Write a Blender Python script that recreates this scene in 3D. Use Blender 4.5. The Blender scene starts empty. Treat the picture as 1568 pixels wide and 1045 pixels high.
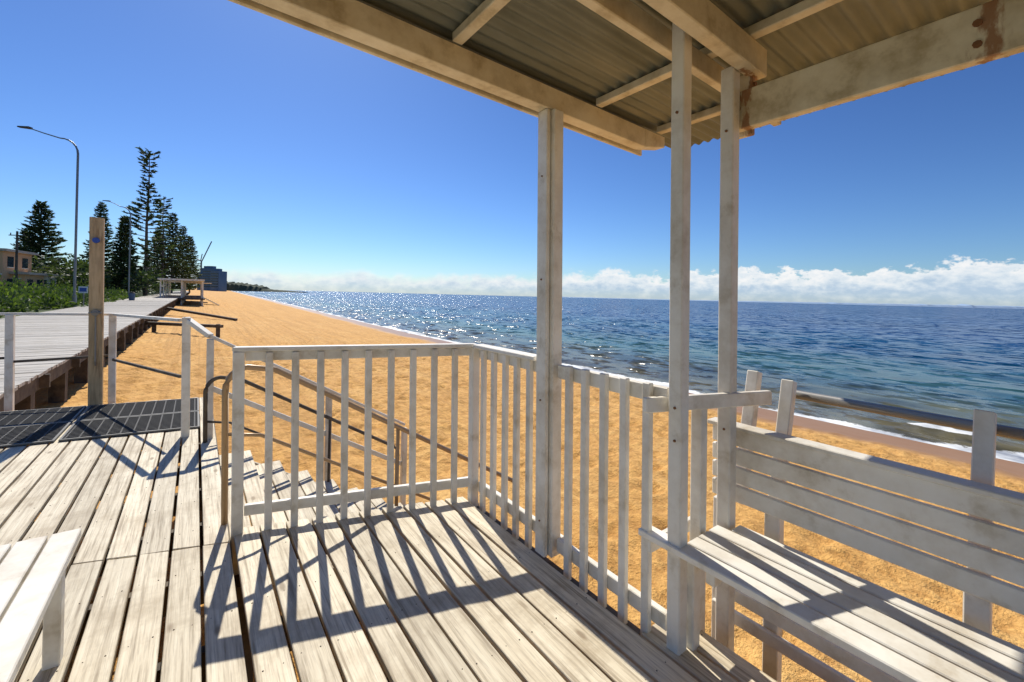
import bpy, math, random
from mathutils import Vector, Matrix, noise
random.seed(7)
sc=bpy.context.scene
UX,UY=.802,.597
ANG=math.atan2(UY,UX)
c,s=math.cos(ANG),math.sin(ANG)
def W(u,v,z=0): return Vector((u*c-v*s,u*s+v*c,z))
LU,LV=-.0144,.0108

# ---------------- materials ----------------
def newmat(name,rough=.6):
    m=bpy.data.materials.new(name); m.use_nodes=True
    nt=m.node_tree; b=nt.nodes['Principled BSDF']; b.inputs['Roughness'].default_value=rough
    return m,nt,b
def N(nt,t,**k):
    n=nt.nodes.new(t)
    for a,v in k.items(): setattr(n,a,v)
    return n
def L(nt,a,b): nt.links.new(a,b)
def coords(nt,scale=(1,1,1)):
    tc=N(nt,'ShaderNodeTexCoord'); mp=N(nt,'ShaderNodeMapping'); mp.inputs['Scale'].default_value=scale
    L(nt,tc.outputs['Object'],mp.inputs['Vector']); return mp.outputs['Vector']
def noisen(nt,vec,scale,detail=4,rough=.55,out='Fac'):
    n=N(nt,'ShaderNodeTexNoise'); n.inputs['Scale'].default_value=scale; n.inputs['Detail'].default_value=min(detail,5)
    n.inputs['Roughness'].default_value=rough
    L(nt,vec,n.inputs['Vector']); return n.outputs[out]
def ramp(nt,fac,stops):
    r=N(nt,'ShaderNodeValToRGB'); e=r.color_ramp.elements
    while len(e)<len(stops): e.new(.5)
    for i,(p,col) in enumerate(stops): e[i].position=p; e[i].color=(*col,1) if len(col)==3 else col
    L(nt,fac,r.inputs['Fac']); return r.outputs['Color']
def mix(nt,f,a,b,bt='MIX'):
    m=N(nt,'ShaderNodeMix',data_type='RGBA',blend_type=bt)
    for val,i in ((f,0),(a,6),(b,7)):
        if hasattr(val,'links'): L(nt,val,m.inputs[i])
        elif i==0: m.inputs[0].default_value=val
        else: m.inputs[i].default_value=(*val,1)
    return m.outputs[2]
def mth(nt,op,a,b=None,cc=None,clamp=False):
    m=N(nt,'ShaderNodeMath',operation=op); m.use_clamp=clamp
    for i,v in enumerate((a,b,cc)):
        if v is None: continue
        if hasattr(v,'links'): L(nt,v,m.inputs[i])
        else: m.inputs[i].default_value=v
    return m.outputs[0]
def bump(nt,b,h,strength=.3,dist=.01,normal=None):
    n=N(nt,'ShaderNodeBump'); n.inputs['Strength'].default_value=strength; n.inputs['Distance'].default_value=dist
    L(nt,h,n.inputs['Height'])
    if normal is not None: L(nt,normal,n.inputs['Normal'])
    L(nt,n.outputs['Normal'],b.inputs['Normal']); return n.outputs['Normal']

def timber(name,c1,c2,c3,grain=(40,2,40),rough=.6,rndamt=.25,strength=.35,stain=(.3,.24,.15),stainamt=.5,pos=(.30,.46,.62),knots=False,rust=False):
    m,nt,b=newmat(name,rough)
    v=coords(nt,grain); g=noisen(nt,v,1,5,.65)
    col=ramp(nt,g,[(pos[0],c3),(pos[1],c2),(pos[2],c1)])
    v2=coords(nt,(1,1,1)); g2=noisen(nt,v2,2.6,5,.7)
    sm=ramp(nt,g2,[(.48,(0,0,0)),(.72,(stainamt,)*3)])
    col=mix(nt,sm,col,stain)
    if knots:
        vo=N(nt,'ShaderNodeTexVoronoi'); vo.inputs['Scale'].default_value=1; L(nt,coords(nt,(7,2.6,7)),vo.inputs['Vector'])
        kn=ramp(nt,vo.outputs['Distance'],[(.06,(.75,.75,.75)),(.13,(0,0,0))])
        col=mix(nt,kn,col,(.20,.13,.065))
        fine=noisen(nt,coords(nt,(150,5,150)),1,3,.7)
        col=mix(nt,ramp(nt,fine,[(.52,(0,0,0)),(.68,(.55,.55,.55))]),col,(.33,.27,.19))
    if rust:
        # rust bleeding out of the steel strap on the seaward beam
        sx=N(nt,'ShaderNodeSeparateXYZ'); L(nt,coords(nt),sx.inputs[0])
        rn=noisen(nt,coords(nt,(1,1,.35)),28,5,.65)
        for yc,wd in ((.19,.035),(.96,.02)):
            dd=mth(nt,'ADD',mth(nt,'ABSOLUTE',mth(nt,'SUBTRACT',sx.outputs[1],yc)),mth(nt,'MULTIPLY',mth(nt,'SUBTRACT',rn,.5),.16))
            mk=N(nt,'ShaderNodeMapRange',interpolation_type='SMOOTHSTEP'); L(nt,dd,mk.inputs[0])
            mk.inputs[1].default_value=wd; mk.inputs[2].default_value=0; mk.inputs[3].default_value=0; mk.inputs[4].default_value=.85
            col=mix(nt,mth(nt,'MULTIPLY',mk.outputs[0],mth(nt,'GREATER_THAN',sx.outputs[0],2.0)),col,(.26,.10,.03))
    ge=N(nt,'ShaderNodeNewGeometry')
    rv=mth(nt,'MULTIPLY_ADD',ge.outputs['Random Per Island'],rndamt,1-rndamt*.6)
    cm=N(nt,'ShaderNodeCombineColor')
    for i in range(3): L(nt,rv,cm.inputs[i])
    col=mix(nt,1.0,col,cm.outputs[0],'MULTIPLY')
    L(nt,col,b.inputs['Base Color']); bump(nt,b,g,strength,.004)
    return m
M_white=timber('white_paint',(.84,.81,.73),(.79,.75,.66),(.62,.56,.45),(7,7,7),.5,.12,.3,(.40,.31,.19),.5,(.32,.44,.6))
M_roofw=timber('aged_paint_bounce_tint',(.76,.68,.50),(.68,.59,.41),(.46,.37,.22),(6,6,6),.55,.10,.3,(.32,.24,.12),.6,(.32,.46,.62),rust=True)  # yellow light bounced off the sand put into the paint tones; stains, rust on top
M_deck=timber('deck_paint',(.79,.71,.54),(.67,.585,.43),(.33,.265,.175),(42,1.6,42),.65,.30,.8,(.36,.28,.17),.75,(.33,.48,.64),True)
M_walk=timber('boardwalk_wood',(.52,.49,.44),(.44,.41,.36),(.28,.26,.22),(2,30,20),.7,.4,.3)
M_dark=timber('dark_timber',(.11,.09,.07),(.08,.065,.05),(.04,.03,.025),(8,8,8),.8)
M_brown=timber('bare_timber',(.60,.44,.24),(.5,.35,.18),(.30,.19,.09),(30,30,3),.7)
def simple(name,col,rough=.5,metal=0,var=.25,sc_=4):
    m,nt,b=newmat(name,rough); g=noisen(nt,coords(nt),sc_,4)
    cc=mix(nt,g,tuple(x*(1-var) for x in col),tuple(min(1,x*(1+var)) for x in col))
    L(nt,cc,b.inputs['Base Color']); b.inputs['Metallic'].default_value=metal
    bump(nt,b,g,.15,.01); return m
M_metal=simple('galvanised_metal',(.25,.24,.22),.4,.5,.25,9)
M_pipe=simple('brown_handrail_paint',(.33,.22,.12),.4,.2)
M_rust=simple('rust',(.20,.09,.035),.8,.1,.5,30)
M_screw=simple('screw',(.10,.08,.06),.5,.3)
M_blue=simple('blue_knob',(.03,.09,.4),.4)

# ---------------- mesh builder ----------------
class MB:
    def __init__(self): self.v=[];self.f=[];self.m=[]
    def add(self,vs,fs,mi=0):
        o=len(self.v); self.v+= [tuple(x) for x in vs]
        for f in fs: self.f.append(tuple(i+o for i in f)); self.m.append(mi)
    def box(self,u0,u1,v0,v1,z0,z1,mi=0):
        vs=[(u0,v0,z0),(u1,v0,z0),(u1,v1,z0),(u0,v1,z0),(u0,v0,z1),(u1,v0,z1),(u1,v1,z1),(u0,v1,z1)]
        self.add(vs,[(0,3,2,1),(4,5,6,7),(0,1,5,4),(1,2,6,5),(2,3,7,6),(3,0,4,7)],mi)
    def beam(self,p,q,w,h,mi=0,up=(0,0,1),w2=None,h2=None):
        p=Vector(p);q=Vector(q);d=(q-p).normalized();up=Vector(up)
        if abs(d.dot(up))>.98: up=Vector((0,1,0))
        sd=d.cross(up).normalized(); up=sd.cross(d)
        w2=w2 or w;h2=h2 or h
        vs=[]
        for P,ww,hh in ((p,w,h),(q,w2,h2)):
            for a,b in ((-1,-1),(1,-1),(1,1),(-1,1)): vs.append(P+sd*a*ww/2+up*b*hh/2)
        self.add(vs,[(0,1,2,3),(7,6,5,4),(0,4,5,1),(1,5,6,2),(2,6,7,3),(3,7,4,0)],mi)
    def tube(self,pts,r,n=10,mi=0,r2=None):
        pts=[Vector(p) for p in pts]; o=len(self.v); K=len(pts)
        for i,p in enumerate(pts):
            d=(pts[min(i+1,K-1)]-pts[max(i-1,0)]).normalized()
            a=Vector((0,0,1)) if abs(d.z)<.9 else Vector((0,1,0))
            x=d.cross(a).normalized(); y=x.cross(d)
            rr=r if r2 is None else r+(r2-r)*i/(K-1)
            for k in range(n):
                t=2*math.pi*k/n; self.v.append(tuple(p+x*math.cos(t)*rr+y*math.sin(t)*rr))
        for i in range(K-1):
            for k in range(n):
                self.f.append((o+i*n+k,o+i*n+(k+1)%n,o+(i+1)*n+(k+1)%n,o+(i+1)*n+k)); self.m.append(mi)
        self.f.append(tuple(o+k for k in range(n))[::-1]);self.m.append(mi)
        self.f.append(tuple(o+(K-1)*n+k for k in range(n)));self.m.append(mi)
    def obj(self,name,mats,uv=True,lean=False,bevel=0,smooth=False,parent=None):
        vs=self.v
        if lean: vs=[(x+LU*max(z,0),y+LV*max(z,0),z) for x,y,z in vs]
        me=bpy.data.meshes.new(name); me.from_pydata(vs,[],self.f); me.update()
        for m in mats: me.materials.append(m)
        me.polygons.foreach_set('material_index',self.m)
        if smooth: me.polygons.foreach_set('use_smooth',[True]*len(me.polygons))
        ob=bpy.data.objects.new(name,me); sc.collection.objects.link(ob)
        if uv and parent is None: ob.rotation_euler=(0,0,ANG)
        if bevel:
            b=ob.modifiers.new('bev','BEVEL'); b.width=bevel; b.segments=1; b.limit_method='ANGLE'
        if parent: ob.parent=parent
        return ob
def empty(name):
    e=bpy.data.objects.new(name,None); sc.collection.objects.link(e); e.rotation_euler=(0,0,ANG); return e

# ---------------- deck ----------------
def railv(u): return 3.10-(u-.2)*.305
d=MB(); pitch=.142; gap=.016
def board(u0,v0,v1,v0b=None,v1b=None,w=pitch-gap):
    dz=random.uniform(-.003,.003); u1=u0+w; tl=random.uniform(-.002,.002)
    u0+=random.uniform(-.003,.003)
    v0b=v0 if v0b is None else v0b; v1b=v1 if v1b is None else v1b
    vs=[(u0,v0,-.035+dz),(u1,v0b,-.035+dz),(u1,v1b,-.035+dz),(u0,v1,-.035+dz),(u0,v0,dz+tl),(u1,v0b,dz-tl),(u1,v1b,dz-tl),(u0,v1,dz+tl)]
    d.add(vs,[(0,3,2,1),(4,5,6,7),(0,1,5,4),(1,2,6,5),(2,3,7,6),(3,0,4,7)])
    v=math.ceil(v0/.45)*.45+.1
    while v<v1-.03:
        for uu in (u0+.028,u1-.028):
            x=uu+random.uniform(-.005,.005);y=v+random.uniform(-.008,.008)
            d.box(x-.0035,x+.0035,y-.0035,y+.0035,dz-.003,dz+.0028,1)
        v+=.45
u=.215
while u<1.60:
    e=railv(u)+.06; e2=railv(u+pitch)+.06
    board(u,-2.2,e,None,e2); u+=pitch
board(u,-2.2,1.16,w=.115); board(u+.13,-2.2,1.13,w=.115)
u=.205-pitch
while u>-2.05:
    sv=3.06-.3*u
    board(u,-2.2,sv-.003,None,sv-.003-.3*pitch*1.0)
    ev=7.22-.15*u
    board(u,sv+.004,ev,sv+.004-.3*pitch,ev)
    u-=pitch
d.obj('timber_deck',[M_deck,M_screw],bevel=.003)
j=MB()
j.box(.16,.20,2.9,7.2,-.24,-.042); 
j.beam((.2,railv(.2)+.03,-.14),(1.72,railv(1.72)+.03,-.14),.045,.19)
j.box(1.655,1.70,1.2,2.62,-.24,-.045)
for vv in [x*.6-2 for x in range(0,15)]:
    if vv<2.5: j.box(.25,1.64,vv,vv+.045,-.2,-.045)
    j.box(-2,.15,vv,vv+.045,-.2,-.045)
for uu,vv in ((.25,3.0),(1.6,2.55),(1.6,.5),(.1,5.2),(.1,7.0),(-1,7.2),(-1.9,7.3),(.25,.5)):
    j.box(uu-.07,uu+.07,vv-.07,vv+.07,-2.2,-.25)
j.obj('deck_substructure',[M_dark])

# ---------------- pavilion ----------------
pav=empty('beach_pavilion')
RS=lambda u:2.800-.018*u
p=MB()
p.box(1.665,1.739,1.795,1.885,0,RS(1.66)-.185)
p.box(1.631,1.661,1.82,1.905,.0,RS(1.66)-.185)
p.box(1.742,1.767,1.785,1.84,0,.10)
p.box(1.664,1.727,.988,1.049,-.3,RS(1.66)-.07)
p.box(2.018,2.083,.954,1.016,-.5,2.60)
p.obj('posts',[M_white],lean=True,bevel=.005,parent=pav)
b=MB()
def ub(v0,w,ua,ubb,h,top=.055,mi=0):
    vs=[]
    for uu,hh in ((ua,h),(ubb,h)):
        zt=RS(uu)-top
        vs+=[(uu,v0,zt-hh),(uu,v0+w,zt-hh),(uu,v0+w,zt),(uu,v0,zt)]
    b.add(vs,[(3,2,1,0),(4,5,6,7),(0,1,5,4),(1,2,6,5),(2,3,7,6),(3,0,4,7)],mi)
ub(1.82,.085,-4,2.55,.128)
zt=RS(2.55)-.055
b.add([(2.551,1.82,zt-.128),(2.551,1.905,zt-.128),(2.551,1.905,zt),(2.551,1.82,zt),(2.78,1.82,zt-.08),(2.78,1.905,zt-.08),(2.78,1.905,zt-.004),(2.78,1.82,zt-.004)],[(3,2,1,0),(4,5,6,7),(0,1,5,4),(1,2,6,5),(2,3,7,6),(3,0,4,7)])
ub(1.93,.02,-4,2.66,.172,.02)
ub(1.09,.045,-4,2.9,.10)
ub(.885,.065,-4,2.2,.13,.056)
ub(-1.2,.09,-4,2.9,.15)
b.box(2.09,2.14,-2.5,1.02,2.32,2.50)
b.box(2.141,2.17,.925,1.0,2.30,2.60)
b.obj('beams',[M_roofw],lean=True,bevel=.004,parent=pav)
pu=MB()
for uu in (-2.6,-1.7,-.8,.12,1.04,2.06,2.70):
    z=RS(uu)-.052
    pu.box(uu-.028,uu+.028,-2.6,1.818,z,z+.045)
pu.obj('purlins',[M_roofw],lean=True,bevel=.004,parent=pav)
r=MB(); us=[-4,-2,0,2,3.22]; vsn=[]
n=int((2.02+2.7)/.0095)
for k in range(n+1):
    v=-2.7+k*.0095; vsn.append((v,.010*math.sin(2*math.pi*v/.076)))
o=[]
for uu in us:
    for v,h in vsn: o.append((uu,v,RS(uu)+.004+h))
K=n+1; fs=[(i*K+k,(i+1)*K+k,(i+1)*K+k+1,i*K+k+1) for i in range(len(us)-1) for k in range(n)]
r.add(o,fs)
m,nt,bb=newmat('corrugated_iron',.5)
g=noisen(nt,coords(nt,(1,4,1)),1.5,5,.6); col=ramp(nt,g,[(.3,(.12,.13,.10)),(.55,(.19,.20,.16)),(.8,(.27,.26,.19))])
L(nt,col,bb.inputs['Base Color']); bb.inputs['Metallic'].default_value=.15
ro=r.obj('corrugated_roof',[m],lean=True,smooth=True,parent=pav)
hw=MB()
for z in (2.36,2.54): hw.tube([(2.155,.926,z),(2.155,.915,z)],.011,8)
for z in (2.37,2.44): hw.tube([(2.082,.194,z),(2.091,.194,z)],.012,8)
for z in (.9,1.04,2.3):
    hw.tube([(1.657,1.018,z),(1.665,1.018,z)],.006,8); hw.tube([(2.011,.985,z),(2.019,.985,z)],.006,8)
for z in (.2,.9,1.6,2.2): hw.tube([(1.625,1.86,z),(1.632,1.86,z)],.005,8)
hw.obj('bolts',[M_rust],lean=True,parent=pav)

# ---------------- railings ----------------
R=MB()
H=1.115
pl=(.235,railv(.235)); pc=(1.668,railv(1.668))
def lerp(a,b,t): return a+(b-a)*t
R.box(pl[0]-.03,pl[0]+.03,pl[1]-.03,pl[1]+.03,-.25,H)
R.box(pc[0]-.03,pc[0]+.03,pc[1]-.03,pc[1]+.03,-.25,H)
for k in range(1,10):
    t=k/10.15+.012; x=lerp(pl[0],pc[0],t);y=lerp(pl[1],pc[1],t)
    R.box(x-.02,x+.02,y-.028,y+.004,-.06,H-.005)
dx,dy=pc[0]-pl[0],pc[1]-pl[1]
def onl(t,off=0): 
    nx,ny=-dy,dx; l=math.hypot(nx,ny); return (pl[0]+dx*t+nx/l*off,pl[1]+dy*t+ny/l*off)
a=onl(.02,.028);e=onl(.98,.028)
R.beam((*onl(-.02,.012),H+.014),(*onl(1.01,.012),H+.014),.075,.026)
R.beam((*a,.12),(*e,.12),.035,.065)
R.beam((*a,H-.032),(*e,H-.032),.028,.06)
R.obj('front_balustrade',[M_white],lean=True,bevel=.004)
R=MB()
for v in (2.53,2.40,2.265,2.14,2.01): R.box(1.655,1.687,v-.02,v+.02,-.1,H-.005)
for v in (1.666,1.546,1.417,1.290,1.160): R.box(1.655,1.687,v-.02,v+.02,-.12,H+.008)
R.box(1.688,1.722,1.92,2.62,.06,.135); R.box(1.688,1.722,1.07,1.78,.04,.115)
R.box(1.688,1.722,1.92,2.62,H-.075,H-.002); R.box(1.688,1.722,1.07,1.78,H-.08,H-.004)
R.box(1.635,1.724,1.93,2.62,H+.001,H+.027)
R.obj('side_balustrade',[M_white],lean=True,bevel=.004)

# armrest & bench (right)
bn=MB()
bn.beam((1.59,1.118,1.04),(2.26,.888,1.04),.03,.065)
bn.box(1.86,1.915,1.01,1.062,-.3,1.05)
for uu in (1.645,1.733,1.821,1.909,1.997):
    bn.box(uu,uu+.077,-2.2,.94 if uu>1.99 else (1.19 if uu<1.65 else 1.0),.425,.455)
bn.box(1.655,2.06,1.127,1.155,.365,.422)
for vv in (.9,.05,-.9):
    bn.box(1.70,2.04,vv-.04,vv,.345,.4235)
for vv in (.05,-.9): bn.box(1.72,1.775,vv-.105,vv-.042,-.03,.42)
bn.box(1.735,1.79,.97,1.02,-.03,.42) 
for z in (.80,.71,.62,.53): bn.box(2.125,2.15,-2.2,1.10,z,z+.078)
bn.box(2.11,2.19,-2.2,1.12,.879,.90)
for vv in (.84,.195,-.45,-1.2):
    bn.beam((2.20,vv,-.5),(2.20,vv,.55),.055,.065,up=(0,1,0)); bn.beam((2.20,vv,.50),(2.36,vv,1.12),.05,.055,up=(0,1,0))
bn.beam((2.20,1.00,.50),(2.36,1.00,1.14),.055,.055,up=(0,1,0))
for z in (.26,.15,.04,-.07): bn.box(2.13,2.155,-2.2,1.10,z,z+.06)
bn.box(2.156,2.20,1.05,1.11,-.5,.5)
bn.obj('slatted_bench',[M_white],lean=True,bevel=.004)
tr=MB(); tr.tube([(2.40,-2.2,1.05),(2.40,.84,1.05)],.022,12); tr.obj('metal_rail',[M_metal],lean=True,smooth=True)
lb=MB()
for i in range(5): 
    a=-.465-i*.1; lb.box(a,a+.09,-1.2,2.56,.42,.455)
for vv in (2.47,1.6,.6):
    lb.box(-.90,-.40,vv-.03,vv+.03,.35,.4185)
    for uu in (-.45,-.86): lb.box(uu,uu+.05,vv-.09,vv-.032,-.03,.418)
lb.obj('slatted_bench.001',[M_white],bevel=.004)

# ---------------- stairs ----------------
st=MB()
for n_ in range(1,9):
    z=-.165*n_; uu=.215+.275*(n_-1)
    st.box(uu,uu+.13,3.24,5.13,z-.035,z); st.box(uu+.138,uu+.27,3.24,5.13,z-.035,z)
for v in (3.20,5.14): st.beam((.2,v,-.25),(2.5,v,-1.62),.045,.24)
st.obj('beach_stairs',[M_deck],bevel=.004)
sr=MB()
v=5.22
sr.beam((-.06,v+.18,1.19),(.14,v,1.02),.07,.04); sr.beam((.14,v,1.02),(2.2,v,-.20),.055,.03)
sr.beam((.14,v,.50),(2.2,v,-.72),.03,.05)
for uu in (.14,1.27,2.2): sr.box(uu-.03,uu+.03,v-.04,v+.03,-.25-.6*uu-.3,1.0-.6*(uu-.14)-.01)
sr.box(-.09,-.02,5.35,5.42,-.25,1.2)
sr.obj('stair_balustrade',[M_white],lean=True,bevel=.004)
hp=MB()
def hand(v,zt,us,ln=2.3):
    pts=[(us,v,-.0),(us,v,zt-.14)]
    for k in range(7):
        t=k/6*math.pi*.5; pts.append((us+.12*(1-math.cos(t)),v,zt-.14+.14*math.sin(t)))
    pts+=[(us+.28,v,zt-.03),(us+ln,v,zt-.03-.61*(ln-.28)),(us+ln+.05,v,zt-.08-.61*(ln-.28)),(us+ln+.06,v,-1.5)]
    hp.tube(pts,.019,10)
    hp.tube([(us,v,zt-.42),(us+.2,v,zt-.46),(us+ln,v,zt-.46-.61*(ln-.2))],.012,8)
    hp.tube([(us+1.15,v,zt-.03-.61*(1.15-.28)),(us+1.15,v,-.17-.6*1.15-.1)],.015,8)
hand(3.25,.99,.175)
hp.obj('stair_handrail',[M_pipe],lean=True,smooth=True)
hp=MB()
hand(5.08,.62,.10,1.9); hp.obj('stair_handrail.001',[M_dark],lean=True,smooth=True)

er=MB()
P=[(-3.4,7.98),(-1.78,7.72),(-.84,7.46),(-.06,5.42)]
for (x,y) in P[:3]: er.box(x-.035,x+.035,y-.035,y+.035,-.3,1.12)
P2=P[:3]+[(-.10,5.43)]
for a,bq in zip(P2[:-1],P2[1:]):
    ha=1.13; hb=1.13 if bq!=P2[-1] else 1.17
    er.beam((*a,ha),(*bq,hb),.05,.03); er.beam((*a,.55),(*bq,.60),.025,.03,1)
er.obj('deck_end_railing',[M_white,M_dark],lean=True,bevel=.003)
sp=MB()
cx,cy=-.98,7.38
sp.box(cx-.065,cx+.065,cy-.05,cy+.03,-.3,2.35)
sp.tube([(cx+.0,cy-.09,2.06),(cx,cy-.05,2.06)],.035,12,1)
sp.tube([(cx,cy-.10,1.16),(cx,cy-.05,1.16)],.04,12,2); sp.box(cx-.06,cx+.06,cy-.12,cy-.10,1.15,1.17,2)
sp.tube([(cx+.0,cy-.07,1.16),(cx,cy-.07,.55),(cx,cy-.05,.5)],.01,6,2)
sp.obj('shower_post',[M_brown,M_blue,M_metal],lean=True,bevel=.004)
m,nt,bb=newmat('rubber_mat',.75); bb.inputs['Base Color'].default_value=(.012,.012,.013,1)
m2,nt,bb=newmat('worn_rubber',.7); bb.inputs['Base Color'].default_value=(.05,.05,.05,1)
m3,nt,bb=newmat('mat_edge',.6); bb.inputs['Base Color'].default_value=(.16,.155,.14,1)
def mt(u0,u1,v0,v1):
    q=MB(); S_=lambda x:-.16*x
    def sl(x0,x1,y0,y1,z0,z1,mi):
        q.add([(x,y+S_(x),z) for z in (z0,z1) for (x,y) in ((x0,y0),(x1,y0),(x1,y1),(x0,y1))],[(0,3,2,1),(4,5,6,7),(0,1,5,4),(1,2,6,5),(2,3,7,6),(3,0,4,7)],mi)
    sl(u0,u1,v0,v1,.005,.009,0)
    y=v0+.03
    while y<v1-.03: sl(u0+.02,u1-.02,y,y+.012,.0095,.022,1); y+=.05
    x=u0+.03
    while x<u1-.03: sl(x,x+.012,v0+.02,v1-.02,.0095,.0205,1); x+=.10
    for a in ((u0,u1,v0,v0+.018),(u0,u1,v1-.018,v1)): sl(*a,.0095,.024,2)
    for a in ((u0,u0+.018,v0+.019,v1-.019),(u1-.018,u1,v0+.019,v1-.019)): sl(*a,.0095,.024,2)
    q.obj('rubber_mat',[m,m2,m3])
mt(-1.02,.06,5.62,6.33); mt(-1.02,.06,6.35,7.1); mt(-2.1,-1.05,5.62,6.33); mt(-2.1,-1.05,6.35,7.1)

# ---------------- boardwalk ----------------
bw=MB(); v=-3
while v<240:
    st_=.15 if v<60 else .45
    dz=random.uniform(-.004,.004)-.01
    bw.box(-6.6,-2.08+random.uniform(-.02,.02),v,v+st_-.012,-.05+dz,dz); v+=st_
bw.obj('boardwalk',[M_walk])
bs=MB()
bs.box(-2.20,-2.14,-3,240,-.32,-.06,0); bs.box(-6.5,-6.4,-3,240,-.3,-.06)
v=8.4
while v<240:
    bs.box(-2.5,-2.25,v,v+.25,-2,-.07); bs.box(-2.9,-2.02,v-.06,v-.001,-.30,-.07); bs.box(-6.3,-2.3,v+.03,v+.2,-.5,-.33); v+=2.4
bs.obj('boardwalk_substructure',[M_dark])
gr=MB()
gr.beam((-2.2,31.5,-.55),(1.2,28.8,-.62),.25,.16); 
for t in (.1,.5,.95): 
    x=-2.2+3.4*t;y=31.5-2.7*t; gr.box(x-.1,x+.1,y-.1,y+.1,-2,-.5)
gr.beam((-2.2,50,-.4),(3,46,-1.3),.3,.2)
gr.obj('timber_groyne',[M_dark])

# ---------------- ground ----------------
SG=.04
def shore(v): return 16.8+max(0,v-40)*SG
def gz(u,v):
    sh=shore(v)
    if u>sh: return max(-7,-2.4-.09*(u-sh))
    if u>-2: return -1.05-1.35*(u+2)/(sh+2)
    if u>-5.5: return -1.05
    if u>-6.9: return -1.05+.93*(-5.5-u)/1.4
    return -.12
us=[-6000,-2000,-600,-200,-60,-25,-12,-8,-6.9,-6.2,-5.5,-4,-3]
x=-2.4
while x<18: us.append(x); x+=.11
while x<7000: us.append(x); x+=max(.5,(x-17)*.35)
vs_=[-3000,-300,-60,-15,-5]
x=-2
while x<22: vs_.append(x); x+=.11
st_=.14
while x<7000: vs_.append(x); x+=st_; st_*=1.045
rg=random.Random(11)
import collections
foot=collections.defaultdict(list)
def addfoot(fx,fy,ra,dp):
    foot[(int(fx//1),int(fy//1))].append((fx,fy,ra,dp))
for k in range(3000):
    fx=rg.uniform(-2,15);fy=rg.uniform(-2,34); addfoot(fx,fy,rg.uniform(.10,.19),rg.uniform(.025,.065))
def fd(u,v):
    r_=0; iu=int(u//1);iv=int(v//1)
    for a in (-1,0,1):
        for b_ in (-1,0,1):
            for (fx,fy,ra,dp) in foot.get((iu+a,iv+b_),()):
                q=((u-fx)**2+(v-fy)**2)/(ra*ra)
                if q<6: r_-=dp*math.exp(-q)-dp*.55*math.exp(-(math.sqrt(q)-1.6)**2*3)
    return r_
TR=((2.0,.03),(3.6,.03),(5.2,.03),(6.9,.03),(9.2,.02),(10.8,.02),(12.6,.02))
g=MB(); verts=[]
for v in vs_:
    for u in us:
        z=gz(u,v)
        if -3<u<16.3 and -3<v<200:
            k=min(1,(16.3-u)/3)
            z+=k*(.07*noise.noise(Vector((u*.35,v*.2,0)))+.03*noise.noise(Vector((u*1.3,v*1.0,3)))+.035*noise.noise(Vector((u*3.2,v*2.6,5)))*(1 if v<60 else .3))
            if v<36: z+=k*fd(u,v)
            for uc,am in TR:
                dd=u-uc-.7*math.sin(v*.06+uc)-.25*math.sin(v*.21)
                z-=k*am*1.5*(math.exp(-(dd/.15)**2)-.5*math.exp(-((abs(dd)-.3)/.12)**2))*(1 if v>9 else max(0,(v-3)/6))
        verts.append((u,v,z))
K=len(us)
fs=[(i*K+k,i*K+k+1,(i+1)*K+k+1,(i+1)*K+k) for i in range(len(vs_)-1) for k in range(K-1)]
g.add(verts,fs)
m,nt,bb=newmat('sand',.9)
oc=coords(nt); n1=noisen(nt,oc,.5,4,.6); n2=noisen(nt,oc,6,5,.75); n3=noisen(nt,coords(nt,(1.6,.06,1)),1,5,.7)
# shading of tyre and rake tracks, put into the colour as wandering dark streaks
wv=N(nt,'ShaderNodeTexNoise'); wv.inputs['Scale'].default_value=1; wv.inputs['Detail'].default_value=3; wv.inputs['Distortion'].default_value=.35
L(nt,coords(nt,(4.5,.035,1)),wv.inputs['Vector'])
sand=ramp(nt,n1,[(.3,(.74,.395,.10)),(.55,(.82,.465,.135)),(.75,(.88,.55,.19))])
sand=mix(nt,ramp(nt,n2,[(.38,(.70,.70,.70)),(.56,(0,0,0))]),sand,(.46,.205,.04))
sand=mix(nt,ramp(nt,n3,[(.50,(0,0,0)),(.64,(.55,.55,.55))]),sand,(.58,.30,.075))
sand=mix(nt,ramp(nt,wv.outputs['Fac'],[(.52,(0,0,0)),(.58,(.55,.55,.55)),(.64,(0,0,0))]),sand,(.50,.25,.06))
sx=N(nt,'ShaderNodeSeparateXYZ'); L(nt,oc,sx.inputs[0]); X=sx.outputs[0];Y=sx.outputs[1]
shn=mth(nt,'MULTIPLY',mth(nt,'MAXIMUM',mth(nt,'SUBTRACT',Y,40),0),SG)
du=mth(nt,'SUBTRACT',X,shn)
w1=noisen(nt,coords(nt,(.1,.25,1)),1,4)
dw=mth(nt,'ADD',du,mth(nt,'MULTIPLY',w1,2.2))
wet=N(nt,'ShaderNodeMapRange',interpolation_type='SMOOTHSTEP'); L(nt,dw,wet.inputs[0]); wet.inputs[1].default_value=15.0; wet.inputs[2].default_value=16.4
col=mix(nt,wet.outputs[0],sand,(.36,.18,.06))
gm=N(nt,'ShaderNodeMapRange'); L(nt,X,gm.inputs[0]); gm.inputs[1].default_value=-6.4; gm.inputs[2].default_value=-6.0
grass=ramp(nt,n2,[(.35,(.03,.055,.012)),(.6,(.09,.12,.03)),(.75,(.2,.17,.08))])
col=mix(nt,gm.outputs[0],grass,col)
L(nt,col,bb.inputs['Base Color'])
L(nt,mth(nt,'SUBTRACT',.9,mth(nt,'MULTIPLY',wet.outputs[0],.5)),bb.inputs['Roughness'])
dry=mth(nt,'SUBTRACT',1,wet.outputs[0])
hh=mth(nt,'MULTIPLY',mth(nt,'ADD',n2,mth(nt,'MULTIPLY',n3,.6)),dry)
bump(nt,bb,hh,1.0,.08)
g.obj('sand_beach_ground',[m],smooth=True)

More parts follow.
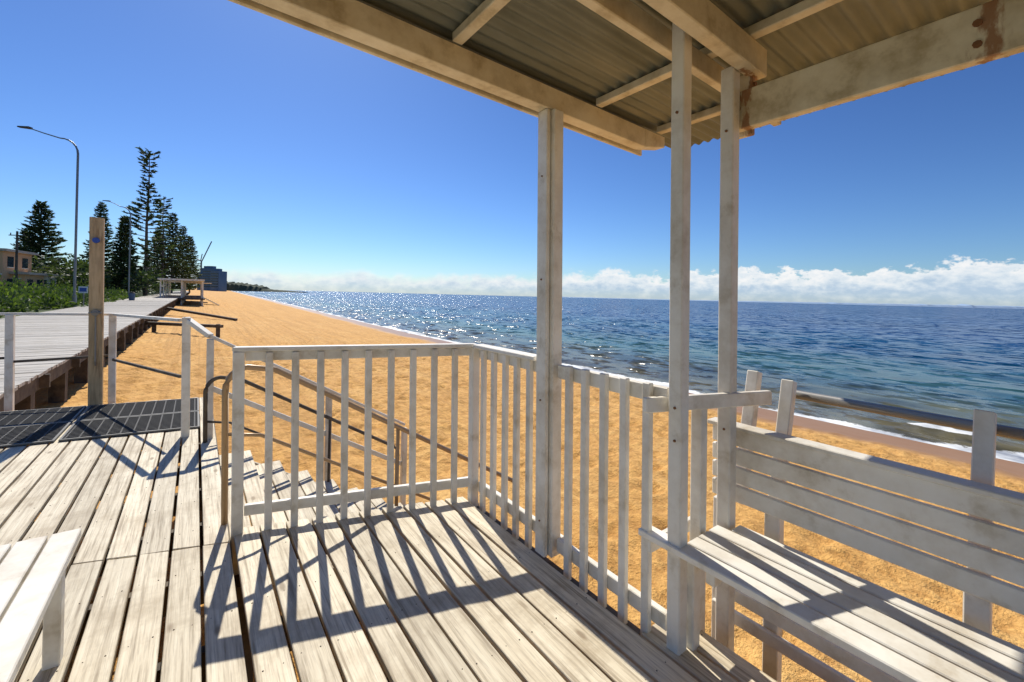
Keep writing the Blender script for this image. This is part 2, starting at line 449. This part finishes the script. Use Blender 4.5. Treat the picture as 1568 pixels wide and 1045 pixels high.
# ---------------- sea ----------------
g=MB(); us=[15]; x=16
while x<45: us.append(x); x+=.22
stp=.3
while x<60000: us.append(x); x+=stp; stp*=1.12
vs_=[-40000,-8000,-1500,-300,-60,-20,-8]; x=-4
while x<60: vs_.append(x); x+=.3
stp=.45
while x<60000: vs_.append(x); x+=stp; stp*=1.1
verts=[]
for v in vs_:
    so_=max(0,v-40)*SG if v<7000 else 278
    for u in us:
        z=-2.4; uu=u+so_
        if u<160 and v<260:
            z+=.07*noise.noise(Vector((u*.6,v*.25,1)))*min(1,max(0,(u-17)/4))
            q=u-(18.7+1.2*noise.noise(Vector((v*.12,0,4))))
            bo=max(0,1-abs(v-2.2)/3.5)
            z+=(.18+.16*bo)*math.exp(-(q/.32)**2)*min(1,max(0,.12+.6*bo+noise.noise(Vector((v*.3,3,1)))*1.4))*(1+.6*noise.noise(Vector((u*2.5,v*2.5,7))))
            q=u-(23.5+1.2*noise.noise(Vector((v*.1,9,4))))
            z+=.08*math.exp(-(q/.6)**2)
        verts.append((uu,v,z))
K=len(us)
fs=[(i*K+k,i*K+k+1,(i+1)*K+k+1,(i+1)*K+k) for i in range(len(vs_)-1) for k in range(K-1)]
g.add(verts,fs)
m,nt,bb=newmat('sea_water',.12)
oc=coords(nt)
sx=N(nt,'ShaderNodeSeparateXYZ'); L(nt,oc,sx.inputs[0]); X=sx.outputs[0];Y=sx.outputs[1];Z=sx.outputs[2]
du=mth(nt,'SUBTRACT',X,mth(nt,'MULTIPLY',mth(nt,'MAXIMUM',mth(nt,'SUBTRACT',Y,40),0),SG))
def mr(x,a,b,c_=0,d_=1):
    n=N(nt,'ShaderNodeMapRange',interpolation_type='SMOOTHSTEP'); L(nt,x,n.inputs[0])
    for i,q in enumerate((a,b,c_,d_)): n.inputs[i+1].default_value=q
    return n.outputs[0]
shal=mr(du,16,85)
wcol=ramp(nt,shal,[(0,(.15,.13,.07)),(.08,(.05,.13,.12)),(.4,(.008,.078,.14)),(1,(.002,.045,.155))])
pn=noisen(nt,coords(nt,(.03,.008,1)),1,4)
wcol=mix(nt,mr(pn,.4,.7),wcol,(.002,.032,.115))
wob=mth(nt,'MULTIPLY',mth(nt,'SUBTRACT',noisen(nt,coords(nt,(.25,.3,1)),1,5),.5),3.6)
fn=noisen(nt,oc,4,5,.75)
d1=mth(nt,'ADD',du,wob)
f1=mth(nt,'MULTIPLY',mr(d1,16.2,16.6),mth(nt,'SUBTRACT',1,mr(d1,16.7,18.4)))
crest=mr(Z,-2.31,-2.22)
fo=mth(nt,'ADD',f1,crest,clamp=True)
foam=mr(mth(nt,'MULTIPLY',fo,mth(nt,'ADD',fn,.28)),.40,.58)
col=mix(nt,foam,wcol,(.82,.84,.83))
L(nt,col,bb.inputs['Base Color']); L(nt,mth(nt,'ADD',mth(nt,'MULTIPLY',foam,.6),.20),bb.inputs['Roughness'])
bb.inputs['IOR'].default_value=1.33; bb.inputs['Specular IOR Level'].default_value=.42
ca=noisen(nt,coords(nt,(1.1,.6,1)),1.0,5,.62,'Color'); cb_=noisen(nt,coords(nt,(.22,.12,1)),1,3,.5,'Color')
def vm(op,a,b):
    n=N(nt,'ShaderNodeVectorMath',operation=op)
    for i,q in enumerate((a,b)):
        if hasattr(q,'links'): L(nt,q,n.inputs[i])
        else: n.inputs[i].default_value=q
    return n.outputs[0]
sl=vm('ADD',vm('MULTIPLY',vm('SUBTRACT',ca,(.5,.5,.5)),(3.7,3.7,0)),vm('MULTIPLY',vm('SUBTRACT',cb_,(.5,.5,.5)),(1.1,1.1,0)))
nn=vm('NORMALIZE',vm('ADD',sl,(0,0,1)),(0,0,0))
L(nt,nn,bb.inputs['Normal'])
g.obj('sea_water',[m],smooth=True)

# ---------------- foliage ----------------
def mr2(nt,x,a,b):
    n=N(nt,'ShaderNodeMapRange'); L(nt,x,n.inputs[0]); n.inputs[1].default_value=a;n.inputs[2].default_value=b; return n.outputs[0]
def leafmat(name,a,b_,sc_=.8,tr_=.35,third=None):
    m,nt,bb=newmat(name,.6); ge=N(nt,'ShaderNodeNewGeometry')
    col=mix(nt,ge.outputs['Random Per Island'],a,b_)
    n_=noisen(nt,coords(nt),sc_,3); col=mix(nt,mr2(nt,n_,.4,.65),col,tuple(q*.5 for q in a))
    if third: col=mix(nt,mr2(nt,noisen(nt,coords(nt),.33,3),.46,.60),col,third)
    L(nt,col,bb.inputs['Base Color'])
    t=N(nt,'ShaderNodeBsdfTranslucent'); L(nt,mix(nt,1.0,col,(1.4,1.5,.7),'MULTIPLY'),t.inputs[0])
    ms=N(nt,'ShaderNodeMixShader'); ms.inputs[0].default_value=tr_
    L(nt,bb.outputs[0],ms.inputs[1]); L(nt,t.outputs[0],ms.inputs[2]); L(nt,ms.outputs[0],nt.nodes['Material Output'].inputs[0])
    return m
M_pine=leafmat('pine_foliage',(.04,.07,.025),(.11,.15,.045),.8,.25)
M_leaf=leafmat('shrub_foliage',(.06,.11,.02),(.18,.24,.055),.9,.38,(.045,.07,.03))
M_bark=simple('bark',(.14,.11,.085),.9,0,.4,3)
def leaf(mb,p,d,l,w,rnd,mi=0):
    d=d.normalized(); a=Vector((rnd.uniform(-1,1),rnd.uniform(-1,1),rnd.uniform(-1,1))); sd=d.cross(a)
    if sd.length<.01: return
    sd.normalize()
    mb.add([p-d*l*.5,p+sd*w*.5,p+d*l*.5,p-sd*w*.5],[(0,1,2,3)],mi)
def norfolk(px,y_,h,w,dens,seed,sparse=False,t0=.06,zb=-.15):
    rnd=random.Random(seed); X=(px-784)/650*y_
    mb=MB(); pts=[Vector((rnd.uniform(-.01,.01)*h*.6,0,h*t)) for t in [i/8 for i in range(9)]]
    mb.tube(pts,h*.013,8,1,.04)
    z=t0*h
    while z<h*.985:
        t=z/h; wr=w*((1-t)**.75)*(1 if t>t0+.08 else .75)+.12
        if sparse: wr=w*(.30+.70*(1-t))*(.75+.3*math.sin(t*9+seed))
        nb=rnd.choice((5,6,7)) if not sparse else rnd.choice((4,5,6))
        ph=rnd.uniform(0,6.28)
        for k in range(nb):
            if sparse and rnd.random()<.15: continue
            an=ph+6.283*k/nb+rnd.uniform(-.2,.2); ln=wr*rnd.uniform(.6,1.15)
            dirv=Vector((math.cos(an),math.sin(an),0)); up=rnd.uniform(.05,.28)+(.5*(t-.8)*3 if t>.8 else 0)
            prev=Vector((0,0,z)); tip=Vector((0,0,z))+dirv*ln+Vector((0,0,up*ln))
            mb.tube([prev,(prev+tip)*.5-Vector((0,0,.04*ln)),tip],.06,4,1,.02)
            cnt=max(4,int(ln*dens))
            for q in range(cnt):
                s_=rnd.uniform(.12 if not sparse else .35,1.05)
                pp=prev.lerp(tip,s_)+Vector((0,0,-.16*ln*s_*(1-s_)))
                sid=dirv.cross(Vector((0,0,1)))*rnd.uniform(-1,1)
                dd=dirv*rnd.uniform(.3,1)+sid+Vector((0,0,rnd.uniform(-.15,.7)))
                L_=rnd.uniform(.4,.85)
                leaf(mb,pp+dd*L_*.35,dd,L_,.2,rnd)
        z+=(h*.028 if not sparse else h*.033)*rnd.uniform(.8,1.2)*(1-.35*t)
    ob=mb.obj('norfolk_pine',[M_pine,M_bark],uv=False); ob.location=(X,y_,zb); return ob
norfolk(60,75,16.3,4.6,20,1)
norfolk(152,88,19.0,3.4,20,2)
norfolk(188,72,13.4,2.4,22,3)
norfolk(223,78,26.4,5.3,22,4,True,.10)
norfolk(247,105,24.0,4.4,20,5,True,.05)
norfolk(262,112,21.5,4.6,18,6)
norfolk(278,122,19.5,4.2,18,8)
norfolk(290,135,18.0,3.8,18,9)
norfolk(240,120,18.0,4.2,18,10)
norfolk(40,95,14,3.5,18,11)
def clumps(name,items,leafsize,n,mat_,seed):
    rnd=random.Random(seed); mb=MB()
    for (x,y,z,rx,ry,rz) in items:
        for k in range(n):
            th=rnd.uniform(0,6.283); ph=math.acos(rnd.uniform(-.6,1)); rr=rnd.uniform(.55,1.08)
            dv=Vector((math.sin(ph)*math.cos(th)*rx,math.sin(ph)*math.sin(th)*ry,math.cos(ph)*rz))*rr
            dd=dv+Vector((rnd.uniform(-1,1),rnd.uniform(-1,1),rnd.uniform(-.5,1)))*rx*.7
            leaf(mb,Vector((x,y,z))+dv,dd,leafsize*rnd.uniform(.6,1.4),leafsize*.5,rnd)
    return mb.obj(name,[mat_,M_bark],uv=False)
rnd=random.Random(3); it=[]
for k in range(400):
    v=rnd.uniform(9,85); u=-7.3-abs(rnd.gauss(0,1))*4.8
    p_=W(u,v); hgt=rnd.uniform(.3,1.15)*(1+min(1.0,(-7-u)*.12)); r_=rnd.uniform(.5,1.5)
    if rnd.random()<.06: hgt*=1.7; r_*=.8
    it.append((p_.x,p_.y,-.1,r_,r_,hgt))
clumps('coastal_shrubs',it,.28,130,M_leaf,5)
it=[]
for k in range(90):
    v=rnd.uniform(85,230); u=-rnd.uniform(9,32); p_=W(u,v); r_=rnd.uniform(2,4)
    it.append((p_.x,p_.y,rnd.uniform(1.5,3.5),r_,r_,rnd.uniform(1.5,3.2)))
for k in range(34):
    y=rnd.uniform(66,100); X=(rnd.uniform(-40,240)-784)/650*y; it.append((X,y,rnd.uniform(1,2.6),2.4,2.4,rnd.uniform(1.2,2.6)))
clumps('background_trees',it,.7,220,M_pine,6)

# ---------------- street lamps ----------------
M_pole=simple('lamp_pole',(.22,.23,.24),.4,.5)
def lamp(px,y_,ht,arm):
    X=(px-784)/650*y_; mb=MB()
    pts=[(0,0,-.2),(0,0,ht*.5),(0,0,ht-1.3)]
    for k in range(1,7):
        t=k/6*math.pi/2; pts.append((-1.3*(1-math.cos(t)),0,ht-1.3+1.1*math.sin(t)))
    pts.append((-arm*.7,0,ht+.12)); pts.append((-arm,0,ht+.45))
    mb.tube(pts,.075,10,0,.035)
    mb.beam((-arm+.1,0,ht+.46),(-arm-.75,0,ht+.52),.28,.14,1,w2=.20,h2=.08)
    mb.tube([(0,0,-.2),(0,0,.9)],.13,10)
    ob=mb.obj('street_lamp',[M_pole,M_dark],uv=False,smooth=False); ob.location=(X,y_,-.1); return ob
lamp(114,30,12.15,3.5); lamp(197,54,11.9,2.8); 
pp=MB(); pp.tube([(0,0,0),(0,0,8)],.15,8,0,.1); pp.beam((-1,0,7.5),(1,0,7.5),.1,.1); pp.tube([(-.8,0,7.55),(-.8,0,7.8)],.05,6); pp.tube([(.8,0,7.55),(.8,0,7.8)],.05,6)
po=pp.obj('power_pole',[M_dark],uv=False); po.location=((24-784)/650*52,52,-.1)
M_bin=simple('dull_blue_bin',(.05,.09,.17),.5)
q=MB(); q.tube([(0,0,0),(0,0,.85)],.24,14,0,.28); q.tube([(0,0,.851),(0,0,.93),(0,0,1.0)],.30,14,1,.18)
o_=q.obj('rubbish_bin',[M_bin,M_dark],uv=False); o_.location=((202-784)/650*46,46,-.1)
q=MB(); q.box(-.03,.03,-.03,.03,0,1.5); q.box(-.35,.35,-.05,-.031,1.0,1.5,1); q.box(-.27,.27,-.054,-.051,1.1,1.4,2)
M_signw=simple('sign_white',(.8,.8,.78),.5,0,.05)
o_=q.obj('information_sign',[M_metal,M_signw,M_blue],uv=False); o_.location=((128-784)/650*32,32,-.1)

# ---------------- buildings ----------------
M_brick=simple('orange_brick',(.72,.42,.22),.85,0,.15,12)
M_roof=simple('pale_roof',(.50,.42,.34),.8,0,.2,6)
M_roofb=simple('brown_roof_tiles',(.20,.12,.08),.8,0,.3,6)
M_glass,nt,bb=newmat('window_glass',.08); bb.inputs['Base Color'].default_value=(.03,.05,.07,1)
M_cream=simple('cream_render',(.78,.72,.60),.8,0,.1)
def house(name,px,y_,w,dp,storeys,wall,rot,flat=False,roofh=1.6):
    X=(px-784)/650*y_; e=bpy.data.objects.new(name,None); sc.collection.objects.link(e); e.location=(X,y_,-.12); e.rotation_euler=(0,0,rot)
    h=2.8*storeys; a=MB(); a.box(-w/2,w/2,-dp/2,dp/2,0,h); a.obj('walls',[wall],parent=e)
    r_=MB(); o_=.5
    if flat: r_.box(-w/2-o_,w/2+o_,-dp/2-o_,dp/2+o_,h+.002,h+.3)
    else:
        r_.add([(-w/2-o_,-dp/2-o_,h+.01),(w/2+o_,-dp/2-o_,h+.01),(w/2+o_,dp/2+o_,h+.01),(-w/2-o_,dp/2+o_,h+.01),(-w/4,0,h+roofh),(w/4,0,h+roofh)],
           [(0,1,5,4),(1,2,5),(2,3,4,5),(3,0,4),(3,2,1,0)])
    r_.obj('roof',[M_roof if flat else M_roofb],parent=e)
    q=MB(); fr=MB()
    for sst in range(storeys):
        z=2.8*sst+.9
        nwin=max(2,int(w/2.6))
        for k in range(nwin):
            x=-w/2+w*(k+.5)/nwin
            q.box(x-.6,x+.6,-dp/2-.03,-dp/2+.05,z,z+1.3); fr.box(x-.7,x+.7,-dp/2-.06,-dp/2-.0,z-.12,z-.02); fr.box(x-.7,x+.7,-dp/2-.06,-dp/2,z+1.32,z+1.42)
        for k in range(max(2,int(dp/3))):
            y=-dp/2+dp*(k+.5)/max(2,int(dp/3))
            q.box(w/2-.05,w/2+.03,y-.7,y+.7,z,z+1.3); fr.box(w/2-.0,w/2+.06,y-.8,y+.8,z-.12,z-.02)
        if sst>0:
            fr.box(-w/2,w/2,-dp/2-1.3,-dp/2-.001,2.8*sst-.15,2.8*sst); fr.box(-w/2,w/2,-dp/2-1.3,-dp/2-1.25,2.8*sst+.9,2.8*sst+.98)
            for k in range(9): fr.box(-w/2+w*k/8-.03,-w/2+w*k/8+.03,-dp/2-1.29,-dp/2-1.26,2.8*sst+.001,2.8*sst+.899)
    q.obj('windows',[M_glass],parent=e); fr.obj('trim',[M_cream],parent=e)
house('brick_house',-30,54,6.5,7,2,M_brick,.5,True)
house('garage',20,56,4.0,5,1,M_brick,.5,True)
house('garage',48,60,3.4,5,1,M_cream,.5,True)
house('tiled_house',112,84,8,8,1,M_brick,.6,False,2.0)
house('tiled_house',80,110,12,9,1,M_cream,.6,False,2.4)
M_tower=simple('blue_tower_cladding',(.10,.17,.27),.5,0,.2,.1)
tw=MB()
for (px,y,w,h) in ((307,560,10,22),(318,540,15,27),(328,520,10,23),(312,600,12,30)):
    X=(px-784)/650*y; tw.box(X-w/2,X+w/2,y,y+15,-2,h)
    k=3
    while k<h-2: tw.box(X-w/2+.6,X+w/2-.6,y-.4,y-.02,k,k+1.5,1); k+=3.2
    tw.box(X-w/4,X+w/4,y+3,y+9,h+.01,h+3)
tw.obj('apartment_towers',[M_tower,M_glass],uv=False)
cr=MB(); X=(307-784)/650*600
cr.beam((X,600,0),(X,600,40),1.4,1.4); cr.beam((X,600,38),(X+14,600,68),1.0,1.0); cr.beam((X,600,40),(X-6,600,42),1.5,1.5); cr.beam((X-1,600,40),(X+1,600,50),.8,.8)
cr.obj('tower_crane',[M_pole],uv=False)
e=empty('distant_pavilion')
a=MB(); a.box(-4.4,1.0,78,108,2.55,2.78); a.box(-1.4,2.4,100,108,2.45,2.54); a.obj('roof',[M_white],parent=e)
a=MB()
for v in (79,86,93,100,107):
    for u in (-4.1,-1.7,.8): a.box(u-.09,u+.09,v-.09,v+.09,-1.6,2.54)
for v in (79,86,93,100): a.box(.75,.83,v,v+7,.9,1.0)
a.obj('posts',[M_white],parent=e)
a=MB(); a.box(-1.98,1.1,78,108,-.25,-.02)
for k in range(7): a.box(1.15+.3*k,1.45+.3*k,88,91,-.3-.18*k,-.22-.18*k)
a.obj('platform',[M_dark],parent=e)

# ---------------- headland, distant land ----------------
def ridge(name,pts,depth,mat_,seed,amp):
    mb=MB(); n=len(pts); vs=[]
    for i,(x,y,h) in enumerate(pts):
        hh=h*(1+amp*noise.noise(Vector((i*.37,seed,0)))+amp*.6*noise.noise(Vector((i*1.3,seed,2))))
        vs+=[(x,y,-4),(x,y+depth*.15,hh*.75),(x,y+depth*.5,hh),(x,y+depth,-4)]
    fs=[(i*4+k,(i+1)*4+k,(i+1)*4+k+1,i*4+k+1) for i in range(n-1) for k in range(3)]
    mb.add(vs,fs); return mb.obj(name,[mat_],uv=False)
M_head=simple('headland_trees',(.055,.075,.045),.9,0,.5,.05)
pts=[]
for k in range(80):
    t=k/79; px=322+(456-322)*t; y=900-60*t
    h=19*max(.12,1-t*1.15)+ (3 if t<.6 else 0)
    if t>.55: h=max(1.2,9*(1-t)+1)
    pts.append(((px-784)/650*y,y,h-2))
ridge('wooded_headland',pts,60,M_head,2,.45)
M_far=simple('haze_tinted_hills',(.30,.42,.58),1,0,.06,.001)  # blue of the aerial haze put into the base colour
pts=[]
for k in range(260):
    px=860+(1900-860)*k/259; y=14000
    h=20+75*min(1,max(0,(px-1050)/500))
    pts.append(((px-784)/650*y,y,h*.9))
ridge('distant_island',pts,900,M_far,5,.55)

# ---------------- world ----------------
w=bpy.data.worlds.new('World'); sc.world=w; w.use_nodes=True; nt=w.node_tree
for n_ in list(nt.nodes): nt.nodes.remove(n_)
out=N(nt,'ShaderNodeOutputWorld'); bg=N(nt,'ShaderNodeBackground'); bg2=N(nt,'ShaderNodeBackground'); ms=N(nt,'ShaderNodeMixShader')
sky=N(nt,'ShaderNodeTexSky',sky_type='NISHITA'); sky.sun_disc=False
EL=math.radians(48); AZ=math.radians(27.4)
sky.sun_elevation=EL; sky.sun_rotation=-AZ; sky.ozone_density=4.0; sky.air_density=1.0; sky.dust_density=.3; sky.altitude=0
k1=mix(nt,1.0,sky.outputs[0],(.10,.10,.10),'MULTIPLY')
ga=N(nt,'ShaderNodeGamma'); L(nt,k1,ga.inputs[0]); ga.inputs[1].default_value=1.34
k2=mix(nt,1.0,ga.outputs[0],(8.6,10.4,12.8),'MULTIPLY')
L(nt,k2,bg.inputs['Color']); bg.inputs['Strength'].default_value=.10
tc=N(nt,'ShaderNodeTexCoord'); sp_=N(nt,'ShaderNodeSeparateXYZ'); L(nt,tc.outputs['Generated'],sp_.inputs[0])
x_,y_,z_=sp_.outputs
az=mth(nt,'ARCTAN2',x_,y_)
def cv(a,b,off=0):
    cb=N(nt,'ShaderNodeCombineXYZ'); L(nt,mth(nt,'MULTIPLY',az,a),cb.inputs[0]); L(nt,mth(nt,'MULTIPLY',z_,b),cb.inputs[1]); cb.inputs[2].default_value=off; return cb.outputs[0]
def mrw(x,a,b,c_=0,d_=1,it='SMOOTHSTEP'):
    n=N(nt,'ShaderNodeMapRange',interpolation_type=it); L(nt,x,n.inputs[0])
    for i,q in enumerate((a,b,c_,d_)): n.inputs[i+1].default_value=q
    return n.outputs[0]
big=noisen(nt,cv(7,0),1,3,.5); med=noisen(nt,cv(24,38,3),1,5,.60)
base=mrw(az,-.5,.95,.044,.074,'LINEAR'); puff=mrw(az,-.3,.6,.035,.105,'LINEAR')
top=mth(nt,'ADD',base,mth(nt,'ADD',mth(nt,'MULTIPLY',mth(nt,'SUBTRACT',big,.5),.06),mth(nt,'MULTIPLY',mth(nt,'SUBTRACT',med,.5),puff)))
dd=mth(nt,'SUBTRACT',top,z_)
soft=mrw(az,-.3,.5,.030,.010)
mn=N(nt,'ShaderNodeMapRange',interpolation_type='SMOOTHSTEP'); L(nt,dd,mn.inputs[0]); mn.inputs[1].default_value=0; L(nt,soft,mn.inputs[2])
mask=mth(nt,'MULTIPLY',mn.outputs[0],mrw(z_,-.002,.03,.55,.95))
det=noisen(nt,cv(34,60,8),1,5,.6)
cc=ramp(nt,mth(nt,'ADD',mth(nt,'MULTIPLY',det,.8),mrw(dd,0,.05,.42,0)),[(.35,(.50,.64,.80)),(.60,(.78,.86,.93)),(.84,(1,1,1))])
L(nt,cc,bg2.inputs['Color']); bg2.inputs['Strength'].default_value=.95
L(nt,mask,ms.inputs[0]); L(nt,bg.outputs[0],ms.inputs[1]); L(nt,bg2.outputs[0],ms.inputs[2]); L(nt,ms.outputs[0],out.inputs[0])

S=Vector((-math.sin(AZ)*math.cos(EL),math.cos(AZ)*math.cos(EL),math.sin(EL)))
ld=bpy.data.lights.new('sun','SUN'); ld.energy=5.0; ld.angle=math.radians(.5); ld.color=(1,.94,.83)
lo=bpy.data.objects.new('sun',ld); sc.collection.objects.link(lo); lo.rotation_euler=(-S).to_track_quat('-Z','Y').to_euler(); lo.location=S*50

# ---------------- camera ----------------
cam=bpy.data.cameras.new('camera'); co=bpy.data.objects.new('camera',cam); sc.collection.objects.link(co); sc.camera=co
cam.lens=14.92; cam.sensor_width=36; cam.shift_y=-.0440; cam.clip_start=.02; cam.clip_end=120000
co.matrix_world=Matrix.Translation((0,0,1.5))@Matrix.Rotation(math.radians(90),4,'X')@Matrix.Rotation(math.radians(1.45),4,'Z')
sc.view_settings.view_transform='Standard'; sc.view_settings.look='None'; sc.view_settings.exposure=0
